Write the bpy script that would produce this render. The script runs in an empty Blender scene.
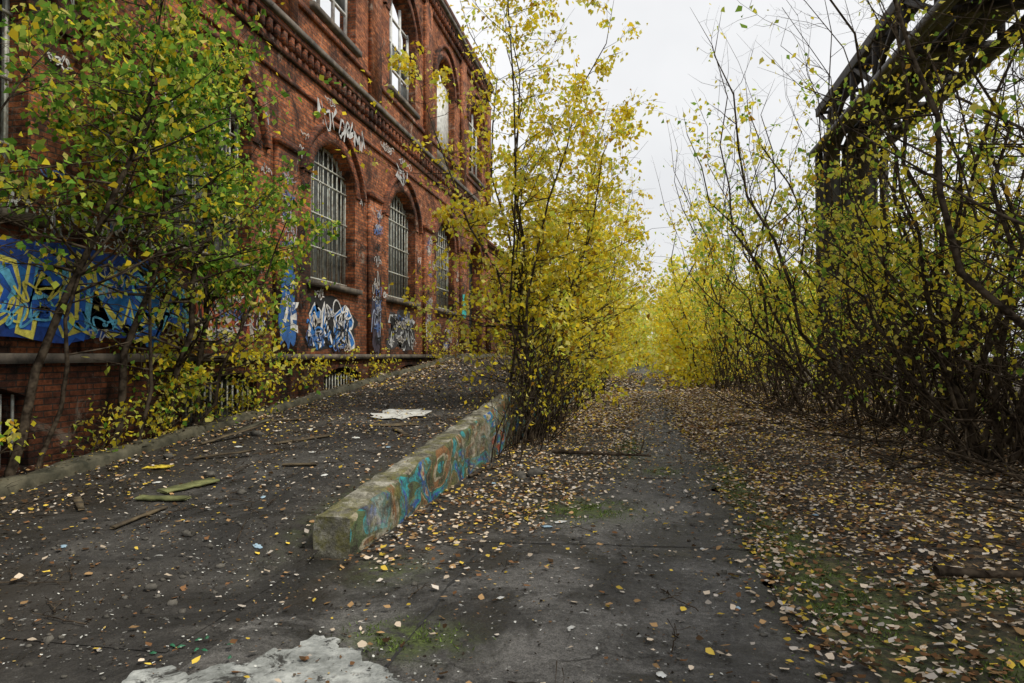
import bpy, math, numpy as np
from mathutils import Vector
R=np.random.default_rng
scene=bpy.context.scene
rad=math.radians

# ---------------------------------------------------------------- mesh builder
class MB:
    def __init__(s): s.v=[];s.n=0;s.f=[];s.m=[];s.c=[];s.a=[]
    def add(s,v,f,mat=0,col=(1,1,1)):
        v=np.asarray(v,dtype=np.float32).reshape(-1,3); f=np.asarray(f,dtype=np.int32)
        s.v.append(v); s.f.append(f+s.n); s.m.append(np.full(len(f),mat,np.int32))
        c=np.asarray(col,dtype=np.float32)
        if c.ndim==1: c=np.tile(c,(len(v),1))
        s.c.append(c); s.n+=len(v)
    def box(s,x0,x1,y0,y1,z0,z1,mat=0,col=(1,1,1)):
        v=[(x,y,z) for x in(x0,x1) for y in(y0,y1) for z in(z0,z1)]
        s.add(v,[(0,1,3,2),(4,6,7,5),(0,4,5,1),(2,3,7,6),(0,2,6,4),(1,5,7,3)],mat,col)
    def beam(s,p,q,w,h,mat=0,col=(1,1,1)):
        p=np.array(p,float);q=np.array(q,float);t=(q-p)/np.linalg.norm(q-p)
        up=np.array([0,0,1.]) if abs(t[2])<.95 else np.array([1.,0,0])
        a=np.cross(t,up);a/=np.linalg.norm(a);b=np.cross(a,t)
        v=[e+a*i*w/2+b*j*h/2 for e in(p,q) for i,j in((-1,-1),(1,-1),(1,1),(-1,1))]
        s.add(v,[(0,1,5,4),(1,2,6,5),(2,3,7,6),(3,0,4,7),(3,2,1,0),(4,5,6,7)],mat,col)
    def tube(s,P,r,k=5,mat=0,col=(1,1,1)):
        P=np.asarray(P,float);n=len(P);r=np.broadcast_to(np.asarray(r,float),(n,))
        T=np.gradient(P,axis=0);T/=np.linalg.norm(T,axis=1)[:,None]+1e-9
        ref=np.array([1.,0.13,0]) if abs(T[:,0]).mean()<.7 else np.array([0.1,0,1.])
        A=np.cross(T,ref);A/=np.linalg.norm(A,axis=1)[:,None]+1e-9;B=np.cross(T,A)
        th=np.arange(k)*2*np.pi/k
        V=P[:,None,:]+r[:,None,None]*(np.cos(th)[None,:,None]*A[:,None,:]+np.sin(th)[None,:,None]*B[:,None,:])
        i=np.arange(n-1)[:,None]*k;j=np.arange(k)[None,:];j2=(j+1)%k
        F=np.stack([i+j,i+j2,i+k+j2,i+k+j],-1).reshape(-1,4)
        s.add(V.reshape(-1,3),F,mat,col)
    def build(s,name,mats,smooth=False,parent=None):
        me=bpy.data.meshes.new(name)
        V=np.concatenate(s.v);me.vertices.add(len(V));me.vertices.foreach_set('co',V.ravel())
        L=np.concatenate([f.ravel() for f in s.f]).astype(np.int32)
        tot=np.concatenate([np.full(len(f),f.shape[1],np.int32) for f in s.f])
        st=np.concatenate([[0],np.cumsum(tot)[:-1]]).astype(np.int32)
        me.loops.add(len(L));me.loops.foreach_set('vertex_index',L)
        me.polygons.add(len(tot));me.polygons.foreach_set('loop_start',st)
        me.polygons.foreach_set('material_index',np.concatenate(s.m))
        if smooth: me.polygons.foreach_set('use_smooth',np.ones(len(tot),bool))
        ca=me.color_attributes.new('Col','FLOAT_COLOR','POINT')
        C=np.concatenate(s.c);C=np.concatenate([C,np.ones((len(C),1),np.float32)],1).astype(np.float32)
        ca.data.foreach_set('color',C.ravel())
        me.update(calc_edges=True);me.validate()
        for m in mats: me.materials.append(m)
        ob=bpy.data.objects.new(name,me);scene.collection.objects.link(ob)
        if parent: ob.parent=parent
        return ob

# ---------------------------------------------------------------- materials
class NT:
    def __init__(s,name):
        s.mat=bpy.data.materials.new(name);s.mat.use_nodes=True;s.t=s.mat.node_tree
        s.b=s.t.nodes['Principled BSDF'];s.b.inputs['Roughness'].default_value=.85
        s.out=s.t.nodes['Material Output']
        tc=s.t.nodes.new('ShaderNodeTexCoord');s.co=tc.outputs['Object']
    def n(s,t,**k):
        x=s.t.nodes.new('ShaderNode'+t)
        for a,b in k.items(): setattr(x,a,b)
        return x
    def l(s,a,b): s.t.links.new(a,b)
    def noise(s,scale,detail=6,rough=.6,dist=0,vec=None):
        x=s.n('TexNoise');x.inputs['Scale'].default_value=scale;x.inputs['Detail'].default_value=min(detail,6)
        x.inputs['Roughness'].default_value=rough;x.inputs['Distortion'].default_value=dist
        s.l(vec or s.co,x.inputs['Vector']);return x.outputs['Fac']
    def ramp(s,fac,stops,interp='LINEAR'):
        x=s.n('ValToRGB');cr=x.color_ramp;cr.interpolation=interp
        while len(cr.elements)<len(stops): cr.elements.new(.5)
        for e,(p,c) in zip(cr.elements,stops):
            e.position=p;e.color=(c,c,c,1) if not hasattr(c,'__len__') else (*c,1)
        s.l(fac,x.inputs['Fac']);return x.outputs['Color']
    def mix(s,a,b,f,mode='MIX'):
        x=s.n('Mix',data_type='RGBA',blend_type=mode)
        for v,i in((f,0),(a,6),(b,7)):
            if hasattr(v,'links'): s.l(v,x.inputs[i])
            elif i==0: x.inputs[0].default_value=v
            else: x.inputs[i].default_value=(*v,1)
        return x.outputs[2]
    def math(s,op,a,b=0.):
        x=s.n('Math',operation=op)
        for i,v in enumerate((a,b)):
            if hasattr(v,'links'): s.l(v,x.inputs[i])
            else: x.inputs[i].default_value=v
        return x.outputs[0]
    def bump(s,h,st=.3,d=.02):
        x=s.n('Bump');x.inputs['Strength'].default_value=st;x.inputs['Distance'].default_value=d
        s.l(h,x.inputs['Height']);s.l(x.outputs[0],s.b.inputs['Normal'])
    def base(s,c): s.l(c,s.b.inputs['Base Color']) if hasattr(c,'links') else setattr(s.b.inputs['Base Color'],'default_value',(*c,1))
    def attr(s):
        x=s.n('Attribute');x.attribute_name='Col';return x

def simple(name,c,c2=None,scale=8,rough=.85,metal=0,bump=.2):
    m=NT(name);c2=c2 or tuple(x*.5 for x in c)
    f=m.noise(scale);m.base(m.ramp(f,[(.35,c2),(.65,c)]));m.b.inputs['Roughness'].default_value=rough
    m.b.inputs['Metallic'].default_value=metal
    if bump: m.bump(m.noise(scale*5,3),bump,.01)
    return m.mat

def brickmat(name,c1,c2,mort):
    m=NT(name)
    sp=m.n('SeparateXYZ');m.l(m.co,sp.inputs[0])
    cb=m.n('CombineXYZ');m.l(m.math('ADD',sp.outputs[0],sp.outputs[1]),cb.inputs[0]);m.l(sp.outputs[2],cb.inputs[1])
    b=m.n('TexBrick');m.l(cb.outputs[0],b.inputs['Vector'])
    b.inputs['Color1'].default_value=(*c1,1);b.inputs['Color2'].default_value=(*c2,1);b.inputs['Mortar'].default_value=(*mort,1)
    b.inputs['Scale'].default_value=1;b.inputs['Mortar Size'].default_value=.009;b.inputs['Brick Width'].default_value=.25
    b.inputs['Row Height'].default_value=.077;b.inputs['Mortar Smooth'].default_value=.3;b.inputs['Bias'].default_value=-.1
    col=m.mix(b.outputs['Color'],m.ramp(m.noise(.55,6,.75,.6),[(.38,.25),(.5,.8),(.6,1.0)]),1,'MULTIPLY')
    col=m.mix(col,m.ramp(m.noise(9,5,.7),[(.36,.35),(.6,1.0)]),1,'MULTIPLY')
    col=m.mix(col,(.5,.42,.34),m.ramp(m.noise(1.5,6,.78,1.0),[(.58,0),(.67,.6)]))
    col=m.mix(col,(.018,.014,.012),m.ramp(m.noise(.9,6,.78,.8),[(.38,.88),(.48,0)]))
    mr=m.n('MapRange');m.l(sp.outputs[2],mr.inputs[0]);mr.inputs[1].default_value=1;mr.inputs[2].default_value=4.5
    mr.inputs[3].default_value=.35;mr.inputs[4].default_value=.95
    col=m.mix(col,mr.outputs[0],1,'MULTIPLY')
    m.base(col);h=m.math('MULTIPLY',b.outputs['Fac'],-1.);m.bump(m.math('ADD',h,m.math('MULTIPLY',m.noise(30,3),.5)),.7,.014)
    m.b.inputs['Specular IOR Level'].default_value=.25
    return m.mat
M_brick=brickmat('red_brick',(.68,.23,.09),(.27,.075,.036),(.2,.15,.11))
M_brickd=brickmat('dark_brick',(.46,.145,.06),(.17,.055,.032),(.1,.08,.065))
M_trim=simple('weathered_sandstone',(.17,.14,.11),(.04,.034,.028),3)
M_iron=simple('painted_iron',(.5,.55,.51),(.24,.2,.15),12,.6)
M_white=simple('peeling_white_paint',(.75,.76,.74),(.42,.42,.4),6,.7)
M_dark=simple('interior_dark',(.03,.03,.03),(.012,.012,.012))
g=NT('dirty_glass');g.base(g.ramp(g.noise(2.5,6),[(.35,(.02,.025,.025)),(.6,(.08,.09,.09)),(.75,(.3,.32,.3))]));g.b.inputs['Roughness'].default_value=.35;M_glass=g.mat
M_steel=simple('rusty_steel',(.035,.029,.024),(.016,.013,.011),5,.8)
M_pipe=simple('pipe_cladding',(.075,.07,.066),(.028,.026,.023),2,.6,.1)

def attrmat(name,transl=0.):
    m=NT(name);a=m.attr();d=m.n('BsdfDiffuse');m.l(a.outputs['Color'],d.inputs[0])
    if transl:
        t=m.n('BsdfTranslucent');m.l(a.outputs['Color'],t.inputs[0])
        x=m.n('MixShader');x.inputs[0].default_value=transl
        m.l(d.outputs[0],x.inputs[1]);m.l(t.outputs[0],x.inputs[2]);m.l(x.outputs[0],m.out.inputs[0])
    else: m.l(d.outputs[0],m.out.inputs[0])
    m.t.nodes.remove(m.b);return m.mat
M_leaf=attrmat('autumn_leaf',.47)
M_litter=attrmat('fallen_leaf',0)
m=NT('spray_paint');a=m.attr();m.base(m.mix(a.outputs['Color'],m.ramp(m.noise(6,6,.7),[(.3,.35),(.6,1)]),1,'MULTIPLY'));M_paint=m.mat
m=NT('bark');d=m.n('BsdfDiffuse');m.l(m.ramp(m.noise(9,2,.7),[(.38,(.026,.02,.015)),(.62,(.1,.078,.056))]),d.inputs[0]);m.l(d.outputs[0],m.out.inputs[0]);m.t.nodes.remove(m.b);M_bark=m.mat

def concrete(name,lo,hi,wetp=(.5,.62)):
    m=NT(name);a=m.attr()
    col=m.ramp(m.noise(1.1,6,.75,.4),[(.34,lo),(.64,hi)])
    col=m.mix(col,m.ramp(m.noise(24,5,.75),[(.32,.45),(.62,1.)]),1,'MULTIPLY')
    col=m.mix(col,m.ramp(m.noise(140,2,.6),[(.38,.4),(.52,.85),(.66,1.)]),1,'MULTIPLY')
    wet=m.noise(.75,6,.7,1.)
    col=m.mix(col,(.011,.01,.0088),m.ramp(wet,[(wetp[0],0),(wetp[1],.88)]))
    col=m.mix(col,(.42,.42,.4),m.ramp(m.noise(19,3,.6,.5),[(.67,0),(.7,.85)]))
    nz=m.n('TexNoise');nz.inputs['Scale'].default_value=3.2;nz.inputs['Detail'].default_value=5;nz.inputs['Roughness'].default_value=.7;m.l(m.co,nz.inputs['Vector'])
    vm=m.n('Mix',data_type='VECTOR');vm.inputs[0].default_value=.25;m.l(m.co,vm.inputs[4]);m.l(nz.outputs['Color'],vm.inputs[5])
    vo=m.n('TexVoronoi',feature='DISTANCE_TO_EDGE');vo.inputs['Scale'].default_value=.6;m.l(vm.outputs[1],vo.inputs['Vector'])
    cr=m.ramp(vo.outputs['Distance'],[(0,0),(.006,1)])
    crm=m.math('MAXIMUM',cr,m.ramp(m.noise(1.6,3),[(.46,0.25),(.54,1)]))
    col=m.mix((.014,.013,.011),col,crm)
    sp=m.n('SeparateColor');m.l(a.outputs['Color'],sp.inputs[0])
    mo=m.math('MULTIPLY',m.ramp(m.noise(7,6,.75),[(.4,0),(.56,1)]),sp.outputs[0])
    col=m.mix(col,m.ramp(m.noise(40,4),[(.3,(.03,.042,.01)),(.7,(.12,.165,.035))]),mo)
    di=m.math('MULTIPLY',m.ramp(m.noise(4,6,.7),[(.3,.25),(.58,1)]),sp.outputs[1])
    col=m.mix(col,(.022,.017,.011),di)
    m.base(col);m.bump(m.math('ADD',m.noise(10,6,.78),m.math('MULTIPLY',crm,.3)),.75,.04)
    m.l(m.ramp(wet,[(.48,.85),(.62,.42)]),m.b.inputs['Roughness'])
    return m.mat
M_path=concrete('weathered_concrete',(.065,.063,.058),(.26,.25,.235),(.46,.58))
M_ramp=concrete('ramp_asphalt',(.03,.028,.025),(.16,.15,.135),(.41,.55))
m=NT('forest_soil');a=m.attr();sp=m.n('SeparateColor');m.l(a.outputs['Color'],sp.inputs[0])
vo=m.n('TexVoronoi');vo.inputs['Scale'].default_value=22;m.l(m.co,vo.inputs['Vector'])
hs=m.n('SeparateColor');m.l(vo.outputs['Color'],hs.inputs[0])
col=m.ramp(hs.outputs[0],[(0,(.02,.015,.01)),(.35,(.07,.045,.025)),(.6,(.18,.11,.05)),(.85,(.3,.2,.1)),(1,(.33,.22,.05))],'CONSTANT')
col=m.mix(col,(.018,.014,.009),m.ramp(m.noise(3,6,.7),[(.4,.95),(.65,.4)]))
mo=m.math('MULTIPLY',m.ramp(m.noise(6,6,.75),[(.38,0),(.54,1)]),sp.outputs[0])
col=m.mix(col,m.ramp(m.noise(40,4),[(.3,(.03,.042,.01)),(.7,(.12,.17,.035))]),mo)
m.base(col);m.bump(m.noise(12,6,.7),.8,.04);M_soil=m.mat

m=NT('parapet_concrete')
base=m.ramp(m.noise(3,6,.78),[(.36,(.035,.032,.024)),(.5,(.22,.21,.16)),(.62,(.55,.53,.45))])
moss=m.ramp(m.noise(14,6,.7),[(.3,(.035,.042,.01)),(.7,(.28,.26,.07))])
ge=m.n('NewGeometry');sn=m.n('SeparateXYZ');m.l(ge.outputs['Normal'],sn.inputs[0])
topc=m.mix(base,moss,m.ramp(m.noise(2.6,6,.78),[(.48,0),(.6,.85)]))
sc=m.n('Mapping');sc.inputs['Scale'].default_value=(1,.9,1.6);m.l(m.co,sc.inputs[0])
paint=m.ramp(m.noise(1.15,2,.45,1.6,sc.outputs[0]),[(0,(.12,.13,.05)),(.36,(.3,.14,.05)),(.42,(.45,.4,.28)),(.46,(.1,.15,.06)),(.5,(.03,.36,.4)),(.55,(.03,.14,.48)),(.6,(.5,.47,.34)),(.64,(.5,.08,.04)),(.7,(.1,.2,.1))],'CONSTANT')
paint=m.mix(paint,(.035,.03,.02),m.ramp(m.noise(5,6,.8),[(.45,0),(.58,.92)]))
side=m.mix(base,paint,m.ramp(m.noise(.9,6,.6),[(.38,.15),(.5,.95)]))
side=m.mix(side,moss,m.ramp(m.noise(3.4,6,.75),[(.52,0),(.62,.9)]))
isS=m.ramp(sn.outputs[0],[(.5,0),(.6,1)])
m.base(m.mix(topc,side,isS));m.bump(m.noise(12,6,.75),1,.06);M_par=m.mat
M_stone=simple('rubble_stone',(.14,.13,.11),(.035,.032,.026),9,bump=.6)
M_wood=simple('rotten_wood',(.14,.105,.055),(.04,.03,.02),7,bump=.5)
M_paper=simple('torn_paper',(.68,.7,.68),(.42,.42,.4),9,bump=.3)

# ---------------------------------------------------------------- ground
RS,RT=3.3,.075
def rampz(y): return np.clip((np.asarray(y,float)-RS)*RT,0,1.45)
mossP=[(-.6,7.1,.5,.45),(1.16,6.1,.28,1.0),(1.3,4.7,.35,.9),(-1.3,3.7,.3,.22),(1.1,9.,.2,1.6),(1.9,3.6,.3,.5),(-.2,12,.2,1.5),(.3,9.6,.2,.3),(2.2,5.0,.3,.3),(-1.9,4.9,.25,.3),(-2.75,6.3,.12,1.)]
def mossf(x,y):
    s=np.zeros_like(x)
    for a,b,sx,sy in mossP: s=np.maximum(s,np.exp(-((x-a)/sx)**2-((y-b)/sy)**2)*1.2)
    return np.clip(s,0,1)
def grid(mb,xs,ys,zf,colf,mat=0):
    X,Y=np.meshgrid(xs,ys);Z=zf(X,Y)
    nx=len(xs);i=np.arange(len(ys)-1)[:,None]*nx;j=np.arange(nx-1)[None,:]
    F=np.stack([i+j,i+j+1,i+nx+j+1,i+nx+j],-1).reshape(-1,4)
    c=colf(X,Y);mb.add(np.stack([X,Y,Z],-1).reshape(-1,3),F,mat,c.reshape(-1,3))
def colmd(dirt_shade):  # green channel: dirt on the path, painted shade on yard and ramp
    def f(X,Y):
        return np.stack([mossf(X,Y),dirt_shade(X,Y),np.zeros_like(X)],-1)
    return f
def bumps(X,Y):
    return .05*(np.sin(X*1.7+np.sin(Y*.9)*1.5)*np.cos(Y*1.3+X*.4)+.5*np.sin(X*4.1+Y*2.7))
mb=MB()
xs=np.concatenate([[-900,-300,-100,-50,-30,-20],np.arange(-14,14,.2),[16,20,30,50,100,300,900]])
ys=np.concatenate([[-300,-50,-10,-4],np.arange(0,34,.2),np.arange(34,80,2),[90,120,200,400,900]])
def gz(X,Y):
    k=np.clip((X-1.5)/1.,0,1)*np.clip((14-X)/3,0,1)*np.clip((60-Y)/20,0,1)*np.clip((Y+3)/3,0,1)
    return (bumps(X,Y)+.05+np.clip((X-3.5)*.06,0,.3))*k
grid(mb,xs,ys,gz,colmd(lambda X,Y:X*0))
mb.build('ground',[M_soil],True)

def eleft(y): return np.interp(y,[0,4.5,6,9,13,20,40],[-2.3,-2.0,-1.15,-.45,-.15,0,.1])
def pdirt(X,Y): return np.clip((eleft(Y)+.25-X)*1.8,0,1)*(Y>4)+np.clip((X-.55)*2.2,0,1)
rg=R(3)
def pz(X,Y): return np.full_like(X,.004)
ys=np.concatenate([[-8,-4],np.arange(0,20,.1),np.arange(20,110,.5)])
xs=np.arange(-2.3,1.01,.1)
mb=MB();grid(mb,xs,ys,pz,colmd(pdirt))
v=mb.v[0];e=v[:,0]>.95;v[e,0]+=(.1*np.sin(v[e,1]*2.1)+.07*np.sin(v[e,1]*7.3)+.04*np.sin(v[e,1]*17)).astype(np.float32)
mb.build('concrete_path',[M_path])
def rz(X,Y):
    s=np.clip((X+3.8)/1.25,0,1);s=s*s*(3-2*s);t=np.clip((5.35-Y)/.5,0,1)
    return rampz(Y)*(1-s*t)+.009+.012*np.sin(X*2.3+Y)*np.clip((Y-4)/3,0,1)
mb=MB()
def yardshade(X,Y): return np.clip((-X-2.6)*.6,0,.97)  # tree shade and lens vignette painted in, darker towards the left
grid(mb,np.arange(-12,-2.29,.1),np.concatenate([[-8,-4],np.arange(0,5.01,.1)]),pz,colmd(yardshade))
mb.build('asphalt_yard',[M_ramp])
mb=MB()
def strip(pts,w,z=.0085):
    pts=np.array(pts,float);t=np.gradient(pts,axis=0);t/=np.linalg.norm(t,axis=1)[:,None];nrm=np.stack([-t[:,1],t[:,0]],1)
    ww=(w*rg.uniform(.3,1.6,len(pts)))[:,None]
    L=pts+nrm*ww;Rr=pts-nrm*ww;n=len(pts)
    V=np.concatenate([np.c_[L,np.full(n,z)],np.c_[Rr,np.full(n,z)]]);i=np.arange(n-1)
    mb.add(V,np.stack([i,i+1,i+1+n,i+n],1)[:, ::-1])
for y,a,b in((5.75,-1.5,.95),(8.9,-1.,.95),(12.3,-.8,.95),(2.8,-2,.95),(16.5,-.8,.95)):
    x=np.linspace(a,b,70);strip(np.c_[x,y+.08*(x+1)+np.cumsum(rg.normal(0,.005,70))],.009)
y=np.linspace(1,5.6,80);strip(np.c_[-1.25+np.cumsum(rg.normal(0,.005,80)),y],.009)
mb.build('slab_joint',[M_dark])

mb=MB();poly=[(-2.45,2.9),(-2.5,3.05),(-2.35,3.12),(-2.2,3.06),(-2.12,3.2),(-1.98,3.22),(-1.95,3.4),(-1.85,3.43),(-1.82,3.6),(-1.68,3.62),(-1.6,3.48),(-1.5,3.5),(-1.42,3.36),(-1.28,3.33),(-1.2,3.2),(-1.08,3.16),(-1.,2.95),(-.92,2.6),(-1.6,2.4),(-2.3,2.5)]
P=[]
for i in range(len(poly)):
    a,b=np.array(poly[i]),np.array(poly[(i+1)%len(poly)])
    for k in range(4): P.append(a+(b-a)*k/4+rg.normal(0,.01,2))
P=np.array(P);n=len(P);V=np.concatenate([np.c_[P,np.full(n,.02)],np.c_[P,np.full(n,.003)]])
mb.add(V,[tuple(range(n))[::-1]]);i=np.arange(n);mb.add(V,np.stack([i,i+n,(i+1)%n+n,(i+1)%n],1))
m=NT('pale_screed');cc=m.ramp(m.noise(4,6,.78),[(.34,(.11,.118,.11)),(.5,(.26,.275,.265)),(.64,(.46,.48,.46))])
cc=m.mix((.03,.03,.027),cc,m.ramp(m.noise(5,6,.8,.8),[(.4,0),(.48,1)]));m.base(cc);m.bump(m.noise(30,6),.5,.01)
mb.build('pale_screed_slab',[m.mat])

mb=MB()
ys=np.concatenate([np.arange(RS-.02,24,.12),[30,38,46]])
grid(mb,np.linspace(-6.25,-2.5,38),ys,rz,colmd(lambda X,Y:np.where(Y<4.3,yardshade(X,Y),np.clip((-X-4.1)*.7,0,1)+np.clip((X+3.3)*1.2,0,1)*np.clip(Y-4.6,0,1))))  # darkening on the ramp's left side is painted tree shade and vignette
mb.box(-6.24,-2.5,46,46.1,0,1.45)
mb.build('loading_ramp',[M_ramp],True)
def slopewall(name,x0,x1,ya,yb,h0,slope,zmax,mat,jit=.012,seed=1,zb=0.):
    mb=MB();r=R(seed);n=int((yb-ya)/.12);yy=np.linspace(ya,yb,n)
    zt=np.minimum(h0+(yy-ya)*slope,zmax)
    prof=[(x0,0),(x0,.5),(x0,.9),(x0+.03,1),((x0+x1)/2,1.01),(x1-.03,1),(x1,.9),(x1,.5),(x1,0)]
    V=np.zeros((n,9,3))
    for k,(px,pf) in enumerate(prof):
        V[:,k,0]=px+r.normal(0,jit,n)*(.4+(pf>0));V[:,k,1]=yy+r.normal(0,jit,n)*(np.arange(n)==0);V[:,k,2]=zb+(zt-zb)*pf+(r.normal(0,jit,n) if pf>.5 else 0)
    for q in range(int(n/7)):
        j=r.integers(0,n);V[j,5:7,0]-=r.uniform(.01,.04);V[j,5:7,2]-=r.uniform(.0,.03)
    i=np.arange(n-1)[:,None]*9;j=np.arange(8)[None,:]
    mb.add(V.reshape(-1,3),np.stack([i+j,i+9+j,i+9+j+1,i+j+1],-1).reshape(-1,4))
    mb.add(V[0],[tuple(range(9))[::1]]);mb.add(V[-1],[tuple(range(9))[::-1]])
    return mb.build(name,[mat])
slopewall('ramp_parapet',-2.54,-2.24,5.05,46,.33,.0782,1.7,M_par,.008)
M_curb=simple('mossy_kerb_stone',(.11,.1,.065),(.024,.024,.013),4,bump=.6)
slopewall('ramp_kerb',-6.5,-6.24,2.8,46,.1,.0725,1.62,M_curb,.012,5)

# ---------------------------------------------------------------- building
fac=bpy.data.objects.new('abandoned_brick_factory',None);scene.collection.objects.link(fac)
WX=-7.3;C=[.95+4.85*k for k in range(7)];HB=2.425
def arch(y,yc,hw,zs,rise): return zs+rise*(1-np.clip(abs((y-yc)/hw),0,1)**2.3)
def bay(mb,X,yc,z0,z1,hw,zb,zs,rise,depth,hb=HB,mat=0):
    y0,y1=yc-hb,yc+hb;q=lambda a,b,c,d:mb.add([(X,a,c),(X,b,c),(X,b,d),(X,a,d)],[(0,1,2,3)],mat)
    q(y0,yc-hw,z0,z1);q(yc+hw,y1,z0,z1);q(yc-hw,yc+hw,z0,zb)
    ys=np.linspace(yc-hw,yc+hw,15);za=arch(ys,yc,hw,zs,rise)
    for i in range(14):
        mb.add([(X,ys[i],za[i]),(X,ys[i+1],za[i+1]),(X,ys[i+1],z1),(X,ys[i],z1)],[(0,1,2,3)],mat)
        if depth: mb.add([(X,ys[i],za[i]),(X-depth,ys[i],za[i]),(X-depth,ys[i+1],za[i+1]),(X,ys[i+1],za[i+1])],[(0,1,2,3)],mat)
    if depth:
        for a in(yc-hw,yc+hw): mb.add([(X,a,zb),(X-depth,a,zb),(X-depth,a,zs),(X,a,zs)],[(0,1,2,3)],mat)
        mb.add([(X,yc-hw,zb),(X,yc+hw,zb),(X-depth,yc+hw,zb),(X-depth,yc-hw,zb)],[(0,1,2,3)],mat)
wl=MB();tr=MB();ir=MB();gl=MB();wh=MB()
ZC=8.3;ZT=14.6
for k,c in enumerate(C):
    door=k==6
    zb=1.62 if door else 3.3
    bay(wl,WX,c,1.6,ZC,1.22,zb,5.95,.72,.45)
    bay(wl,WX,c,ZC,ZT,1.2,9.6 if k!=5 else 8.75,12.1,.8,.45)
    bay(wl,WX-.451,c,ZC,ZT,1.2,9.6 if k!=5 else 8.75,12.1,.8,0)
    bay(wl,WX+.25,c,-.1,1.5,1.05,.3,1.1,.2,.5,mat=1)
    for (hw,zs,rise) in((1.22,5.95,.72),(1.2,12.1,.8)):
        for (o0,o1,pr) in((.02,.3,.035),(.42,.55,.11)):
            n=20;th=np.linspace(-1,1,n+1)
            def ring(o):
                y=c+th*(hw+o);z=zs+(rise+o)*(1-np.abs(th)**2.3);z[0]-=.25;z[-1]-=.25
                return y,z
            ya,za=ring(o0);yb,zb2=ring(o1);Xp=WX+pr
            for i in range(n):
                V=[(Xp,ya[i],za[i]),(Xp,ya[i+1],za[i+1]),(Xp,yb[i+1],zb2[i+1]),(Xp,yb[i],zb2[i])]
                V+= [(WX-.01,p[1],p[2]) for p in V]
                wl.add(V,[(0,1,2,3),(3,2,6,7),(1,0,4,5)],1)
    if not door: tr.box(WX-.35,WX+.14,c-1.4,c+1.4,3.17,3.298)
    tr.box(WX-.35,WX+.12,c-1.35,c+1.35,9.46 if k!=5 else 8.61,9.597 if k!=5 else 8.747)
    wl.box(WX-.01,WX+.1,c+HB-.42,c+HB+.42,1.62,5.9,0)
    wl.box(WX-.01,WX+.16,c+HB-.46,c+HB+.46,5.902,6.05,1)
    wl.box(WX-.01,WX+.1,c+HB-.38,c+HB+.38,8.62,13.9,0)
    if not door:
        for i in range(10):
            y=c-1.14+i*2.28/9;ir.box(WX-.26,WX-.235,y-.016,y+.016,3.3,float(arch(y,c,1.22,5.95,.72)))
        for z in(3.4,4.15,4.95,5.75,6.15): ir.box(WX-.233,WX-.213,c-1.2,c+1.2,z-.02,z+.02)
        ys=np.linspace(c-1.2,c+1.2,15);za=arch(ys,c,1.22,5.95,.72)-.03
        for i in range(14): ir.beam((WX-.3,ys[i],za[i]),(WX-.3,ys[i+1],za[i+1]),.05,.07)
        for y in(c-1.19,c+1.19): ir.box(WX-.33,WX-.28,y-.03,y+.03,3.3,6.0)
        gl.add([(WX-.4,c-1.22,3.3),(WX-.4,c+1.22,3.3),(WX-.4,c+1.22,6.7),(WX-.4,c-1.22,6.7)],[(0,1,2,3)])
        for i in range(5):
            y=c-1.22+2.44*(i+.5)/5;ir.box(WX-.39,WX-.37,y-.012,y+.012,3.3,6.6)
    if k==5:
        wh.box(WX-.3,WX-.25,c-1.2,c+1.2,8.75,12.2)  # white panel standing in for the daylight of an open window
    else:
        for y in(c-1.15,c-.4,c+.4,c+1.15): wh.box(WX-.3,WX-.23,y-.04,y+.04,9.6,12.2+(.5 if abs(y-c)<1 else .05))
        for z in(9.66,10.5,11.3,12.1): wh.box(WX-.299,WX-.236,c-1.1,c+1.1,z-.035,z+.035)
        r=R(40+k)
        for i in range(3):
            for j in range(3):
                if r.random()<.35:
                    y=c-.77+i*.77;gl.box(WX-.28,WX-.27,y-.33,y+.33,9.75+j*.82,10.4+j*.82)
    for i in range(13):
        y=c-.96+i*.16;ir.box(WX+.1,WX+.125,y-.012,y+.012,.3,1.15)
    gl.add([(WX-.2,c-1.05,.25),(WX-.2,c+1.05,.25),(WX-.2,c+1.05,1.35),(WX-.2,c-1.05,1.35)],[(0,1,2,3)])
    if door: wl.box(WX-.6,WX-.5,c-1.3,c+1.3,1.5,6.8,2)
Y0,Y1=C[0]-HB,C[-1]+HB
tr.box(WX-.1,WX+.34,Y0,Y1,1.5,1.62)
def cornice(z,s=1.):
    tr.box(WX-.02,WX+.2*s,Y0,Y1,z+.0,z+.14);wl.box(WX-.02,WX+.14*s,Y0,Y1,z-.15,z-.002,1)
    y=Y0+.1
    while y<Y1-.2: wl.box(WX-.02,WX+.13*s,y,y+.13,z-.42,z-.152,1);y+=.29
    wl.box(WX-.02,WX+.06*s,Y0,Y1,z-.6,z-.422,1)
cornice(8.45);cornice(14.4,1.5)
wl.box(WX-.02,WX+.07,Y0,Y1,9.2,9.34,1)
wl.box(WX-.02,WX+.05,Y0,Y1,7.35,7.45,1)
wl.box(WX-.45,WX+.28,Y0,Y1,14.6,14.8,1)
wl.box(-21,-20.5,Y0,Y1,0,9,1);wl.box(-20.5,WX-.46,Y0-.0,Y0+.4,0,ZT);wl.box(-20.5,WX-.46,Y1-.4,Y1,0,ZT)
wl.box(-20.5,WX-.46,Y0+.4,Y1-.4,8.0,8.3,2)
wl.box(-20.5,WX-.46,Y0+.4,Y1-.4,.0,1.4,2)
for kk in range(3):
    c=Y1+2.425+4.85*kk;bay(wl,WX-.15,c,0,7,1.0,3.3,5.2,.6,.4);wl.box(WX-.75,WX-.6,c-1.3,c+1.3,3,6.2,2)
wl.box(-20,WX-.2,Y1+14.2,Y1+14.55,0,7);wl.box(-20,WX+.02,Y1,Y1+14.55,7,7.25,1)
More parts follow.
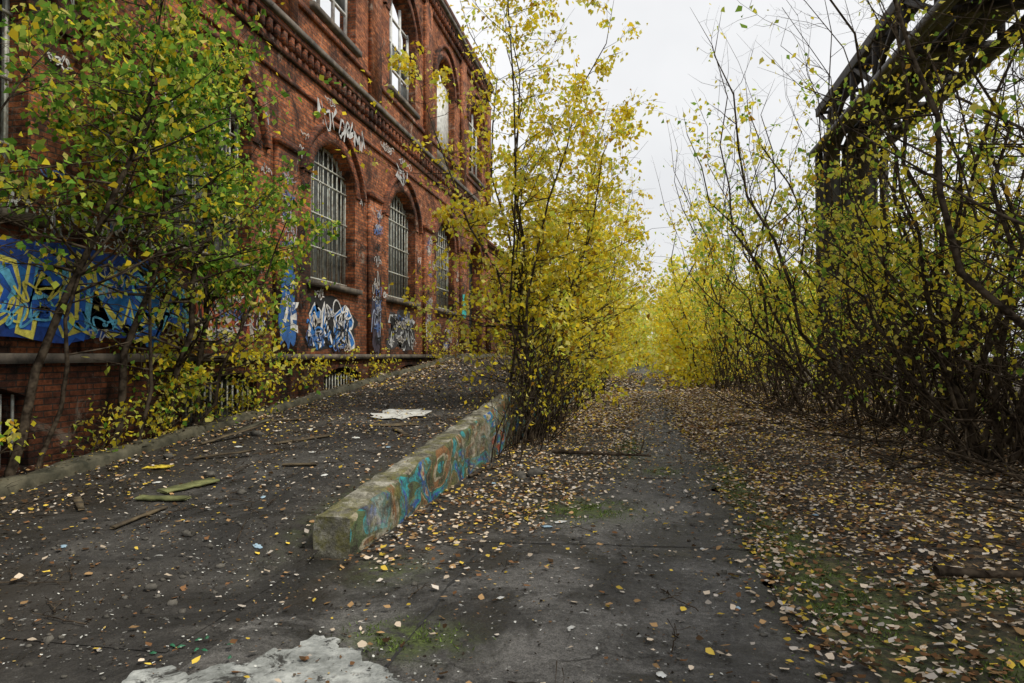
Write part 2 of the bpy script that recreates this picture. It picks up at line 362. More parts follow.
wl.build('brick_walls',[M_brick,M_brickd,M_dark],parent=fac)
tr.build('stone_trim',[M_trim],parent=fac);ir.build('window_grilles',[M_iron],parent=fac)
gl.build('window_glass',[M_glass],parent=fac);wh.build('window_frames',[M_white],parent=fac)

gf=MB();gr=R(77)
def text(body,Y,Z,size,off,X,col,shear=0,wig=.03,sx=1.):
    cu=bpy.data.curves.new('t','FONT');cu.body=body;cu.size=size;cu.offset=off;cu.shear=shear;cu.resolution_u=3
    ob=bpy.data.objects.new('t',cu);scene.collection.objects.link(ob)
    dg=bpy.context.evaluated_depsgraph_get();me=bpy.data.meshes.new_from_object(ob.evaluated_get(dg))
    n=len(me.vertices)
    if n:
        co=np.zeros(n*3);me.vertices.foreach_get('co',co);co=co.reshape(-1,3)
        x=co[:,0]*sx;y=co[:,1]
        xx=x+wig*np.sin(y*9+x*3)+wig*.6*np.sin(x*11);yy=y+wig*1.3*np.sin(x*7+1)+wig*np.sin(x*19+y*5)
        V=np.stack([np.full(n,X),Y+xx,Z+yy],1)
        base=gf.n;tri={}
        for p in me.polygons: tri.setdefault(len(p.vertices),[]).append(tuple(p.vertices))
        if tri:
            ks=list(tri);gf.add(V,tri[ks[0]],0,col)
            for kx in ks[1:]:
                gf.f.append(np.array(tri[kx],np.int32)+base);gf.m.append(np.zeros(len(tri[kx]),np.int32))
    bpy.data.objects.remove(ob);bpy.data.curves.remove(cu)
def blob(Y,Z,w,h,X,col,n=40,rough=.12):
    th=np.linspace(0,2*np.pi,n,endpoint=False);ph=gr.uniform(0,6,4)
    r=1+rough*(np.sin(3*th+ph[0])+.7*np.sin(5*th+ph[1])+.5*np.sin(9*th+ph[2])+.4*np.sin(14*th+ph[3]))
    sq=1/np.maximum(np.abs(np.cos(th)),np.abs(np.sin(th)))**.6
    V=np.concatenate([[[X,Y,Z]],np.stack([np.full(n,X),Y+w/2*r*sq*np.cos(th),Z+h/2*r*sq*np.sin(th)],1)])
    gf.add(V,[(0,1+i,1+(i+1)%n) for i in range(n)],0,col)
def scrawl(Y,Z,w,h,X,col,lw=.02,loops=5):
    n=60;t=np.linspace(0,1,n);ph=gr.uniform(0,6,3)
    y=Y+w*(t-.5)+w*.11*np.sin(t*loops*6.3+ph[0]);z=Z+h/2*np.sin(t*loops*5.1+ph[1])*(.6+.4*np.sin(t*7+ph[2]))
    P=np.stack([y,z],1);T=np.gradient(P,axis=0);T/=np.linalg.norm(T,axis=1)[:,None]+1e-6
    N=np.stack([-T[:,1],T[:,0]],1)*lw/2
    V=np.concatenate([np.c_[np.full(n,X),P+N],np.c_[np.full(n,X),P-N]]);i=np.arange(n-1)
    gf.add(V,np.stack([i,i+1,i+1+n,i+n],1),0,col)
g0=WX+.004;gp=WX+.104
BL=(.02,.13,.6);YE=(.9,.82,.15);BK=(.012,.012,.014);WT=(.8,.8,.8);CY=(.15,.55,.85)
blob(7.0,2.4,4.4,1.2,gp+.004,(.012,.06,.32),60,.06)
for i in range(4): blob(5.3+i*1.15,2.35,1.0,1.0,gp+.007+.001*i,(BL,(.02,.2,.6))[i%2],30,.2)
text('BORKSA',4.9,1.9,1.25,.07,gp+.014,YE,.1,.06,1.08)
text('BORKSA',4.9,1.9,1.25,.02,gp+.018,BL,.1,.06,1.08)
text('BORKSA',4.93,1.93,1.25,-.03,gp+.022,CY,.1,.06,1.08)
for i in range(16): scrawl(4.9+i*.28,2.+gr.uniform(0,.8),.7,.3,gp+.026+.0002*i,[YE,BL,YE,CY][i%4],.03,4)
text('KNYTOMX RBZ',6.6,3.22,.36,.0,gp+.012,WT,.2,.03)
for (yc,wd,cols) in((10.7,2.6,((.1,.02,.03),(.5,.12,.05),(.6,.55,.5))),(15.4,2.5,(BK,WT,(.03,.2,.6))),(20.3,2.3,((.05,.05,.06),(.5,.52,.55),BK))):
    blob(yc,2.35,wd,1.2,g0+.001,cols[0])
    w='SKER' if yc>15 and yc<16 else 'OBEY' if yc<11 else 'TUX'
    text(w,yc-1.25,1.9,1.15,.06,g0+.006,cols[1],.15,.07,.95)
    text(w,yc-1.25,1.9,1.15,.0,g0+.010,cols[2],.15,.07,.95)
    for q in range(4): scrawl(yc+gr.uniform(-.5,.5),2.3+gr.uniform(-.3,.3),1.4,.7,g0+.014+.001*q,[BK,cols[2],BK,cols[1]][q],.045,4)
blob(13.1,2.6,.65,1.7,gp+.004,(.03,.13,.4));text('7E',12.85,2.2,.75,.03,gp+.01,WT,.1,.05,.8)
blob(17.95,2.5,.65,1.6,gp+.004,(.04,.03,.05));scrawl(17.95,2.6,.6,1.2,gp+.01,(.3,.35,.5),.05,3);scrawl(17.95,3.6,.5,.8,gp+.01,(.5,.5,.5),.03,3)
blob(22.7,2.6,.65,1.6,gp+.004,(.2,.05,.05));scrawl(22.7,2.6,.6,1.0,gp+.01,WT,.05,3)
text('HOY DRAMA',14.3,6.98,.62,.01,WX+.12,(.6,.6,.6),.1,.06,.75)
text('ZEK1',19.4,6.95,.5,.01,WX+.12,(.5,.5,.5),.1,.06)
TC=[(.55,.55,.55),BK,(.4,.42,.5),(.65,.6,.55),(.1,.2,.5),(.7,.7,.7)]
for i in range(90):
    c=gr.choice([13.1,17.95,8.2,22.8]);
    scrawl(c+gr.uniform(-.2,.2),gr.uniform(1.9,5.7),gr.uniform(.25,.5),gr.uniform(.15,.4),gp+.014+.0001*i,TC[gr.integers(6)],.02,gr.integers(3,7))
for i in range(90):
    if i%2: y=gr.choice(C[1:6])+gr.choice([-1,1])*gr.uniform(1.5,1.75);z=gr.uniform(1.9,6.6);w_=.35
    else: y=gr.choice(C[1:6])+gr.uniform(-1.1,1.1);z=gr.uniform(1.75,3.05);w_=gr.uniform(.4,.9)
    scrawl(y,z,w_,gr.uniform(.15,.4),g0+.022+.0001*i,TC[gr.integers(6)],.025,gr.integers(3,7))
for i in range(6): scrawl(gr.uniform(12,22),gr.uniform(7.5,7.7),gr.uniform(.4,.8),.2,WX+.065,TC[[0,3][i%2]],.025,5)
blob(27.6,3.6,.6,1.0,gp+.004,(.03,.5,.5))
gf.build('graffiti',[M_paint],parent=fac)

# ---------------------------------------------------------------- pipe bridge
pb=MB();xa,xb,z0,z1=6.35,8.5,9.0,10.3;ya,yb=-2,26
for x in(xa,xb):
    for z in(z0,z1): pb.beam((x,ya,z),(x,yb,z),.2,.3)
    y=ya;k=0
    while y<yb-1.9:
        pb.beam((x,y,z0),(x,y,z1),.13,.13)
        pb.beam((x,y,z0 if k%2 else z1),(x,y+2,z1 if k%2 else z0),.11,.11);y+=2;k+=1
y=ya
while y<=yb: pb.beam((xa,y,z0),(xb,y,z0),.14,.18);pb.beam((xa,y,z1+.01),(xb,y,z1+.01),.1,.1);y+=2
for x,z,r in((6.8,z0+.36,.28),(7.35,z0+.28,.2),(8.0,z0+.44,.36),(6.9,z1+.3,.24),(7.6,z1+.22,.16),(8.1,z1+.34,.28)):
    pb.tube([(x,ya,z),(x,14,z+.02),(x,yb-.6,z),(x+.0,yb,z-.25),(x,yb+.3,z-1.2),(x,yb+.3,0)],r,12,1)
pb.tube([(6.1,ya,z0-.2),(6.1,15,z0-.25),(6.1,yb,z0-.2)],.12,8,1)
for y in(9,yb):
    for x in(xa,xb): pb.beam((x,y,-.1),(x,y,z0-.16),.22,.22)
    for k in range(4): pb.beam((xa,y,.3+k*2),(xb,y,2.3+k*2),.07,.07)
pb.build('pipe_bridge',[M_steel,M_pipe])

# ---------------------------------------------------------------- vegetation
PAL={'yellow':([(1.,.84,.06),(1.,.74,.05),(1.,.92,.25),(.74,.84,.12),(.55,.3,.04)],[.38,.16,.24,.19,.03]),
 'mixed':([(1.,.86,.12),(.85,.9,.18),(.5,.7,.14),(.7,.45,.06),(1.,.92,.35)],[.3,.28,.16,.04,.22]),
 'green':([(.18,.38,.05),(.28,.5,.07),(.08,.19,.03),(.68,.7,.08),(.42,.58,.1)],[.26,.28,.15,.13,.18]),
 'thick':([(1.,.84,.07),(.66,.76,.1),(.28,.48,.07),(.6,.36,.05),(1.,.9,.2)],[.33,.2,.2,.06,.21])}
def pcol(pal,n,r):
    p,w=PAL[pal];c=np.array(p)[r.choice(len(p),n,p=np.array(w)/sum(w))]
    return c*r.uniform(.7,1.,(n,1))
def leaves(mb,P,size,col,r,mat=1,down=.5):
    n=len(P)
    if not n: return
    a=r.normal(0,1,(n,3));a[:,2]-=down*2;a/=np.linalg.norm(a,axis=1)[:,None]
    b=r.normal(0,1,(n,3));s=np.cross(a,b);s/=np.linalg.norm(s,axis=1)[:,None]+1e-9;nn=np.cross(a,s)
    L=(size*r.uniform(.5,1.3,n))[:,None];w=r.uniform(.26,.4,(n,1))
    cu=r.uniform(.0,.25,(n,1))
    V=np.stack([P,P+a*L*.36+s*L*w+nn*L*cu,P+a*L-nn*L*cu*.5,P+a*L*.36-s*L*w+nn*L*cu],1).reshape(-1,3)
    mb.add(V,np.arange(n*4).reshape(-1,4),mat,np.repeat(col,4,0))
def grow(mb,base,H,lean,r0,nb,bl,start,tw,lpt,pal,ls,r,up=.75,palfn=None,jit=.07,keep=None,wand=.018,twig=True):
    n=10;t=np.linspace(0,1,n);w=np.cumsum(r.normal(0,H*wand,(n,2)),0);w-=w[0]
    S=np.zeros((n,3));S[:,0]=base[0]+lean[0]*t**1.2+w[:,0];S[:,1]=base[1]+lean[1]*t**1.2+w[:,1];S[:,2]=base[2]-.05+H*t
    rad_=r0*(1-t)**.8*.95+.003;mb.tube(S,rad_,6 if r0>.03 else 5)
    LP=[]
    fs=np.sort(r.random(nb))
    for i in range(nb):
        f=fs[i];tb=start+(1-start)*f*.98;k=tb*(n-1);k0=min(int(k),n-2)
        p=S[k0]+(S[k0+1]-S[k0])*(k-k0);az=r.uniform(0,2*np.pi);el=up*r.uniform(.2,1.4)
        L=bl*(1-.65*f)*r.uniform(.35,1.35);d=np.array([math.cos(az)*math.cos(el),math.sin(az)*math.cos(el),math.sin(el)])
        q=np.linspace(0,1,5)[:,None];B=p+d*L*q+np.array([0,0,1])*L*r.uniform(-.1,.2)*q**2+np.cumsum(r.normal(0,L*.045,(5,3)),0)*(q>0)
        rb=min(r0*(1-tb)**.8*.5+.002,.022);mb.tube(B,np.linspace(rb,.0018,5),4 if twig else 3)
        dl=r.gamma(1.6,.63)
        for j in range(tw):
            s=r.uniform(.2,1);k=s*4;k1=min(int(k),3);p2=B[k1]+(B[k1+1]-B[k1])*(k-k1)
            d2=d+r.normal(0,.7,3);d2/=np.linalg.norm(d2);l2=L*.42*r.uniform(.5,1.2)
            T=np.array([p2,p2+d2*l2*.5+r.normal(0,.02,3),p2+d2*l2+np.array([0,0,-.06*l2])])
            if twig: mb.tube(T,[.003,.0024,.0012],3)
            nl=r.poisson(lpt*dl)
            if nl:
                u=r.uniform(.1,1.05,(nl,1));LP.append(p2+(T[2]-p2)*u+r.normal(0,jit,(nl,3)))
    if LP:
        P=np.concatenate(LP)
        if keep is not None: P=P[keep(P,r)]
        col=palfn(P,r) if palfn else pcol(pal,len(P),r)
        leaves(mb,P,ls,col,r)
MATS=[M_bark,M_leaf]

def leftcol(P,r):
    n=len(P);a=pcol('green',n,r);b=pcol('yellow',n,r)*.9
    pr=np.clip((3.0-P[:,2])/1.8,.13,.7)+.35*np.sin(P[:,1]*1.3+P[:,2]*1.1)**4;return np.where(r.random((n,1))<pr[:,None],b,a)
def leftkeep(P,r): 
    hole=(P[:,2]>1.65)&(P[:,2]<3.2)&(P[:,1]<9.0)
    gap=.5+.5*np.sin(P[:,1]*2.4+P[:,2]*1.7)*np.sin(P[:,2]*2.6+1+P[:,0])
    return r.random(len(P))<np.where(hole,.16,1)*np.clip(gap+.22,0,1)
for i,(x,y,H,lx,ly,bl,st) in enumerate([(-6.75,6.2,6.6,.9,.7,2.0,.34),(-6.9,7.9,7.6,.5,-.2,1.9,.3),(-6.8,9.5,6.6,.3,.1,1.6,.14),(-6.8,4.6,7.,.7,.3,2.1,.34),(-6.7,8.9,6.,.4,.2,1.6,.2)]):
    r=R(100+i);mb=MB()
    grow(mb,(x,y,0),H,(lx,ly),.055,66,bl,st,7,10,'green',.095,r,.35,leftcol,keep=leftkeep)
    grow(mb,(x+.15,y+.2,0),H*.7,(lx+.5,ly+.4),.03,30,bl*.85,st*.9,6,10,'green',.09,r,.3,leftcol,keep=leftkeep)
    mb.build('birch_tree',MATS)
r=R(130);mb=MB()
for i in range(15):
    y=r.uniform(4.6,11.3);grow(mb,(r.uniform(-6.95,-6.65),y,.0),r.uniform(.7,1.3) if y<8.6 else r.uniform(1.2,2.3),(r.uniform(-.1,.4),r.uniform(-.3,.4)),.014,12,.65,.15,4,2.6,'yellow',.075,r,.4,leftcol)
mb.build('roadside_shrub',MATS)
r=R(131);mb=MB()
for y in(13.,15.8,17.3,21.5,23.,24.5):
    for i in range(3): grow(mb,(-6.8+r.normal(0,.1),y+r.normal(0,.3),.7 if y<18 else 1.2),r.uniform(.7,1.2 if y<18 else 2.8),(r.uniform(0,.3),r.normal(0,.2)),.008,9,.5,.15,3,2.4,'yellow',.075,r,.5)
mb.build('ledge_shrub',MATS)

r=R(200);mb=MB()
for i in range(13):
    a=r.uniform(0,6.28);H=r.uniform(4.5,9.2) if i else 10.8;q=1.6 if i else .3
    grow(mb,(-1.95+r.normal(0,.13),12.6+r.normal(0,.28),0),H,(math.cos(a)*q-.2,math.sin(a)*1.2),r.uniform(.018,.036),32,1.85,.17,5,6.8,'yellow',.1,r,.45,keep=lambda P,r:r.random(len(P))<np.clip(1.25-(P[:,2]-5)*.17,.22,1)*np.clip((P[:,2]-.9)/1.5,.1,1))
mb.build('yellow_birch_tree',MATS)
for k,(x,y,H,ns) in enumerate([(-1.8,16.,7.5,4),(-1.7,20,8.4,4),(-1.7,25,9.2,5),(-1.8,31,10,5),(-2.2,38,10.,5),(-3.4,24,9.5,4),(-2.6,46,10,5)]):
    r=R(220+k);mb=MB()
    for i in range(ns):
        a=r.uniform(0,6.28)
        grow(mb,(x+r.normal(0,.2),y+r.normal(0,.6),0 if x>-2.3 and y<37 else (0 if y>37 else 1.4)),H*r.uniform(.5,1),(math.cos(a)*1.1+.2,math.sin(a)*1.3),.03,28,2.1,.06,4,7,'yellow',.14,r,.5,keep=lambda P,r:r.random(len(P))<np.clip(1.3-(P[:,2]-4)*.17,.2,1),twig=y<30)
    mb.build('yellow_birch_tree',MATS)
r=R(250);mb=MB()
for i in range(110):
    y=12.4+r.normal(0,1.1) if i<70 else r.uniform(13,18);x=-1.95+r.normal(0,.2)
    grow(mb,(max(x,-2.2),y,0),r.uniform(.7,2.4),(r.normal(.1,.45),r.normal(0,.4)),.009,5,.6,.3,2,.7,'yellow',.075,r,.9)
mb.build('brushwood_shrub',MATS)

def front(y): return np.interp(y,[0,8,16,36,60],[4.6,4.35,4.2,2.9,2.3])
r=R(300)
def tkeep(P,r):
    z=P[:,2];far=np.clip((P[:,1]-12)/15,0,1)
    return r.random(len(P))<np.clip(1.2-(z-3.7-far*1.5)*.25,.06,1)*np.clip((z-1.2)/1.5,.04,1)*np.clip(.7+.7*np.sin(P[:,1]*1.1+z)*np.sin(z*1.3+P[:,0]*1.2),.12,1)
def thick_sap(mb,x,y,r,lp=2.6,slim=1.):
    H=np.interp(y,[0,10,20,36,60],[7.,8.5,11,14,14])*r.choice([.4,.65,.85,1.])*r.uniform(.85,1.1)
    far=y>18
    grow(mb,(x,y,float(gz(np.array(x),np.array(y)))),H,(r.normal(-.4,1.6),r.normal(0,1.3)),r.uniform(.012,.05)*slim,16,2.1 if not far else 2.2,.1,4,lp,'thick',(.08 if y<9 else .1) if not far else .16,r,.65,keep=tkeep,wand=.03,twig=not far)
for k in range(7):
    mb=MB();y=3.6+k*1.85+r.uniform(-.5,.5);x=front(y)+r.uniform(.1,1.)
    for i in range(r.integers(4,8)): thick_sap(mb,x+r.normal(0,.14),y+r.normal(0,.16),r,3.8)
    mb.build('multistem_sapling_tree',MATS)
mb=MB()
for i in range(31):
    y=r.uniform(3.2,18);x=front(y)+.3+abs(r.normal(0,2.6))
    for j in range(r.integers(2,6)): thick_sap(mb,x+r.normal(0,.15),y+r.normal(0,.15),r,3.8)
for i in range(27):
    y=r.uniform(18,48);x=front(y)+abs(r.normal(0,2.))
    for j in range(r.integers(2,6)): thick_sap(mb,x+r.normal(0,.2),y+r.normal(0,.2),r,4.4)
mb.build('sapling_thicket',MATS)
r=R(340);mb=MB()
for i in range(340):
    y=r.uniform(4,36);x=front(y)+abs(r.normal(.1,1.6))
    grow(mb,(x,y,.05),r.uniform(.8,3.2),(r.normal(-.2,.8),r.normal(0,.8)),.011,6,.9,.2,2,.6,'thick',.08,r,.8,twig=y<16)
for i in range(240):
    y=r.uniform(4.5,24);x=front(y)+r.normal(.0,.5);a=r.uniform(0,6.28);L=r.uniform(.6,1.9)
    P=np.array([[x,y,.08],[x+math.cos(a)*L*.5,y+math.sin(a)*L*.5,.2+r.uniform(0,.2)],[x+math.cos(a)*L,y+math.sin(a)*L,.1+r.uniform(0,.8)]])
    mb.tube(P,[.013,.009,.003],4)
mb.build('thicket_underbrush',MATS)

r=R(400);mb=MB()
for i in range(50):
    y=r.uniform(62,98);x=r.uniform(-22,24) if i>10 else r.uniform(-4,4)
    if abs(x)<2.5: y+=35
    grow(mb,(x,y,0),r.uniform(6,11),(r.normal(0,.8),0),.1,24,3.2,.04,4,8,'mixed',.42,r,.6,jit=.35,twig=False)
for i in range(26):
    y=r.uniform(15,60);x=r.uniform(9,16)
    grow(mb,(x,y,0),r.uniform(5,9),(r.normal(0,.8),0),.08,22,2.8,.06,4,7,'thick',.3,r,.6,jit=.3,twig=False)
for i in range(18):
    y=r.uniform(0,16);x=r.uniform(9,13)
    grow(mb,(x,y,0),r.uniform(3.5,6),(r.normal(0,.8),0),.06,22,2.4,.04,4,7,'thick',.2,r,.6,jit=.25,twig=False)
for i in range(48):
    y=r.uniform(34,60);s=-1 if i%3==0 else 1;x=s*r.uniform(2.4,5.2)
    grow(mb,(x,y,0),r.uniform(3,7.5),(-s*.8,0),.05,22,2.3,.03,4,9,'yellow',.22,r,.45,jit=.25,twig=False)
mb.build('distant_trees',MATS)

# ---------------------------------------------------------------- leaf litter
r=R(500)
def dens(x,y):
    e=eleft(y);d=np.where(x>.85,430,0.)
    d=np.where(x>5.2,170,d)
    edge=np.exp(-np.clip(.95-x,0,9)/.22)*230+np.exp(-np.clip(x-e,0,9)/.28)*200*(y>4.8)
    mid=28+np.clip((y-8)*4,0,70)
    d=np.where((x<=.85)&(x>=e),mid+edge,d)
    d=np.where((x<e)&(x>-2.22)&(y>4.9),320,d)
    d=np.where((x<e)&(y<=4.9),36,d)
    onr=(x<-2.22)&(y>4.9)
    d=np.where(onr,42+210*np.exp(-(x+6.22)/.5)*(x>-6.24)+110*np.exp(-(-2.55-x)/.3)*(x<-2.55)+60*(y>9),d)
    d=np.where((x<-2.22)&(y<=4.9),28,d)
    d=np.where(x<-6.5,110,d)
    pn=.5+.5*np.sin(x*3.1+np.sin(y*1.7)*2)*np.sin(y*2.3+x)
    pn2=.5+.5*np.sin(x*9+np.sin(y*7)*2)*np.sin(y*8+x*3)
    return d*(.2+.8*pn+.6*pn2)
def sample(N,f):
    x=r.uniform(-7.0,7.5,N);y=3+27*r.random(N)**1.35
    pdf=(1/14.5)*(1/27)*(1/1.35)*np.clip((y-3)/27,1e-3,1)**(1/1.35-1)
    k=r.random(N)<f(x,y)/(pdf*N);x=x[k];y=y[k]
    k=~((x>-2.56)&(x<-2.22)&(y>5))|(r.random(len(x))<.15);return x[k],y[k]
def gh(x,y):
    z=np.where(x>1.05,gz(x,y),.006)
    z=np.where((x<-2.5)&(x>-6.25)&(y>RS),rz(x,y),z)
    z=np.where((x>-2.4)&(x<-.95)&(y<3.5),.021,z)
    par=(x>-2.56)&(x<-2.22)&(y>5.05);z=np.where(par,np.minimum(.345+(y-5.05)*.0782,1.7)+.01,z)
    kb=(x<=-6.24)&(x>-6.5);z=np.where(kb,np.minimum(.1+(y-2.8)*.0725,1.62)+.01,z);return z
def litter(x,y,sz,r,pal,name,lift=.03):
    n=len(x);mb=MB();z=gh(x,y)+.004+r.random(n)*lift
    az=r.uniform(0,6.28,n);t=r.normal(0,.24,(n,2));N_=np.stack([t[:,0],t[:,1],np.ones(n)],1);N_/=np.linalg.norm(N_,axis=1)[:,None]
    A=np.stack([np.cos(az),np.sin(az),np.zeros(n)],1);A-=N_*(A*N_).sum(1)[:,None];A/=np.linalg.norm(A,axis=1)[:,None];B=np.cross(N_,A)
    s=(sz*r.uniform(.5,1.4,n));P=np.stack([x,y,z],1);w=r.uniform(.26,.46,n);cu=r.uniform(-.05,.28,n)
    V=np.zeros((n,6,3))
    for i,(a,b,c) in enumerate([(-.5,0,.6),(-.22,1,1),(.15,.8,.6),(.55,0,1.),(.15,-.8,.6),(-.22,-1,1)]):
        V[:,i]=P+A*(a*s)[:,None]+B*(b*w*s)[:,None]+N_*(np.abs(c)*cu*s*(1 if b or a>0 else .4))[:,None]
    p,wt=pal;c=np.array(p)[r.choice(len(p),n,p=np.array(wt)/sum(wt))]*r.uniform(.45,1.1,(n,1))
    I=np.arange(n)[:,None]*6
    F=np.concatenate([I+np.array([0,1,2,3]),I+np.array([0,3,4,5])])
    mb.add(V.reshape(-1,3),F,0,np.repeat(c,6,0))
    mb.build(name,[M_litter])
LP_=([(.46,.29,.14),(.72,.6,.46),(.78,.56,.09),(.22,.115,.055),(.08,.05,.028),(.58,.42,.08),(.6,.54,.47)],[.2,.22,.12,.18,.12,.04,.14])
x,y=sample(600000,dens);sz=np.where(y>14,.062,.045)
litter(x,y,sz,r,LP_,'fallen_leaves')
print('litter',len(x))
def dens2(x,y):
    d=120+0*x;d=np.where(x<-2.2,230,d);d=np.where(x>1,80,d);d=np.where(y>14,0,d);return d*(.3+1.4*(.5+.5*np.sin(x*4+y)*np.sin(y*3-x)))
x,y=sample(200000,dens2)
litter(x,y,.017,r,([(.03,.025,.02),(.1,.08,.06),(.6,.6,.56),(.22,.13,.07),(.5,.36,.12)],[.3,.22,.2,.18,.1]),'ground_debris_bits',.004)
x2=r.uniform(-2.2,7,9000);y2=r.uniform(28,60,9000);k=(r.random(9000)<np.where((x2>.1)&(x2<.9),.35,1));litter(x2[k],y2[k],.13,r,LP_,'fallen_leaves',.05)

mb=MB();r=R(600)
for a,b,sx,sy in mossP[:-2]:
    n=int(4200*min(sx*sy*2,1.2));x=a+r.normal(0,sx*.55,n);y=b+r.normal(0,sy*.55,n)
    cl=np.sin(x*14+a)*np.sin(y*11+b)>.0;x=x[cl];y=y[cl];n=len(x);z=gh(x,y)
    h=r.uniform(.006,.026,n);az=r.uniform(0,6.28,n);d=np.stack([np.cos(az),np.sin(az),0*az],1)*.005
    P=np.stack([x,y,z],1);T=P+np.stack([r.normal(0,.012,n),r.normal(0,.012,n),h],1)
    V=np.stack([P-d,P+d,T],1).reshape(-1,3)
    c=np.array([.13,.185,.045])*r.uniform(.35,1.4,(n,1));mb.add(V,np.arange(n*3).reshape(-1,3),0,np.repeat(c,3,0))
mb.build('moss_tufts',[M_litter])

# ---------------------------------------------------------------- debris
def rock(mb,p,s,r,mat=0,flat=.6):
    n1,n2=5,7;V=[];sd=r.uniform(0,6,3)
    for i in range(n1+1):
        ph=np.pi*i/n1
        for j in range(n2):
            th=2*np.pi*j/n2;q=1+.35*math.sin(3*th+sd[0]+ph*2)*math.sin(ph*2+sd[1])+.2*r.normal()*(0<i<n1)
            V.append((p[0]+s*q*math.sin(ph)*math.cos(th),p[1]+s*q*math.sin(ph)*math.sin(th)*.8,p[2]+s*flat*math.cos(ph)*q))
    F=[(i*n2+j,i*n2+(j+1)%n2,(i+1)*n2+(j+1)%n2,(i+1)*n2+j) for i in range(n1) for j in range(n2)]
    mb.add(V,F,mat)
r=R(700);mb=MB()
def H1(x,y): return float(gh(np.array([x]),np.array([y]))[0])
for i in range(720):
    if i<380: x,y=r.uniform(-6.1,-2.7),r.uniform(3,16)
    elif i<500: x,y=r.uniform(-5,-2.5),r.uniform(2.6,5)
    else: x,y=r.uniform(-2.1,3.2),r.uniform(3.6,14)
    rock(mb,(x,y,H1(x,y)+.003),abs(r.normal(0,.012))+.005+(.02 if i%23==0 else 0),r)
for x,y,s in((-3.6,5.0,.05),(-3.2,4.05,.045),(-1.55,8.8,.09),(-1.35,8.9,.12),(-1.5,8.6,.07),(-1.3,9.4,.06),(-3.9,6.2,.05),(-4.6,6.7,.07),(-5.4,9,.08),(-5.7,7.5,.07)): rock(mb,(x,y,H1(x,y)+s*.3),s,r)
mb.build('rubble',[M_stone])
def plank(name,x,y,L,w,az,tilt=0,mat=M_wood,th=.02):
    mb=MB();z=H1(x,y)+.012;d=np.array([math.cos(az),math.sin(az)]);sl=RT*d[1] if -6.2<x<-2.5 and y>RS else 0
    a=(x-d[0]*L/2,y-d[1]*L/2,z-sl*L/2);b=(x+d[0]*L/2,y+d[1]*L/2,z+sl*L/2+tilt);n=6;r=R(int(L*1000)+7)
    P=[np.array(a)+(np.array(b)-np.array(a))*i/n for i in range(n+1)];s=np.array([-d[1],d[0],0])
    V=[]
    for p in P:
        ww=w/2*r.uniform(.75,1.15)
        for q,zz in((-1,0),(1,0),(1,th),(-1,th)): V.append(p+s*q*ww+np.array([0,0,zz+r.normal(0,.003)]))
    F=[(i*4+j,i*4+(j+1)%4,i*4+4+(j+1)%4,i*4+4+j) for i in range(n) for j in range(4)]+[(0,1,2,3),(n*4+3,n*4+2,n*4+1,n*4)]
    mb.add(V,F);return mb.build(name,[mat])
M_yel=simple('yellow_plastic',(.75,.6,.05),(.4,.28,.03));M_grn=simple('mossy_board',(.2,.21,.08),(.08,.09,.03),8,bump=.4)
plank('wooden_board',-4.55,6.3,.55,.2,1.1,0,M_grn);plank('wooden_board',-4.5,5.85,.5,.14,.1,0,M_grn);plank('wooden_board',-4.3,5.3,.6,.05,1.5)
plank('plastic_scrap',-5.45,7.0,.3,.16,.3,0,M_yel,.012);plank('wooden_board',-5.0,7.6,.7,.07,.4,.05);plank('wooden_board',-4.6,8.8,.8,.09,.9)
plank('wooden_board',-5.6,8.7,1.0,.08,1.2,.1);plank('wooden_board',-5.7,10.2,.9,.1,.6);plank('wooden_board',-5.8,9.5,.8,.12,1.5,.05,M_curb)
plank('wooden_board',-3.4,9.4,.6,.08,2.2);plank('wooden_board',-3.9,7.4,.4,.09,.2);plank('wooden_board',-5.2,5.6,.5,.06,2.4)
def sheet(name,cx,cy,w,h,az,mat,seed):
    r=R(seed);mb=MB();n=22;th=np.linspace(0,2*np.pi,n,endpoint=False);q=r.uniform(.7,1.15,n)
    u=w/2*q*np.cos(th);v=h/2*q*np.sin(th);X=cx+u*math.cos(az)-v*math.sin(az);Y=cy+u*math.sin(az)+v*math.cos(az)
    Z=gh(X,Y)+.008+r.uniform(0,.2,n)*min(w,h)*.2;V=np.concatenate([[[cx,cy,H1(cx,cy)+.02]],np.stack([X,Y,Z],1)])
    mb.add(V,[(0,1+i,1+(i+1)%n) for i in range(n)]);mb.build(name,[mat])
sheet('paper_sheet',-3.95,10.9,1.0,1.1,.3,M_paper,1);sheet('bark_slab',-3.7,10.0,.9,.3,.1,M_wood,2)
M_blue=simple('blue_foil',(.35,.5,.6),(.2,.3,.4));M_gg=simple('green_bottle_glass',(.03,.16,.08),(.02,.08,.04),9,.2)
for i,(x,y,s) in enumerate([(-.85,6.3,.12),(1.05,3.55,.1),(.1,3.5,.08),(2.35,7.2,.1),(-.4,4.0,.06),(.5,5.8,.07),(2.8,5.2,.1),(-.75,6.5,.14),(1.6,5.5,.08),(-3.0,5.0,.1),(1.2,3.4,.07),(-.2,3.2,.07),(-1.7,9.7,.12),(1.45,8.4,.12),(-3.4,7.,.1),(-4.4,4.6,.08),(-1.9,7.6,.12),(-1.6,7.3,.1),(-1.8,8.3,.12),(-5.2,8.2,.12),(-4.9,9.6,.12),(-3.2,8.4,.1),(2.1,4.2,.08),(2.6,6.4,.1),(1.7,7.2,.08),(3.2,6.,.1),(-.9,4.4,.06),(.6,4.5,.05),(-4.1,8.1,.13),(-5.,6.4,.1),(-3.6,6.1,.08),(-3.9,9.0,.15)]): sheet('litter_scrap',x,y,s,s*.6,i,M_blue if i%3==0 else M_paper,20+i)
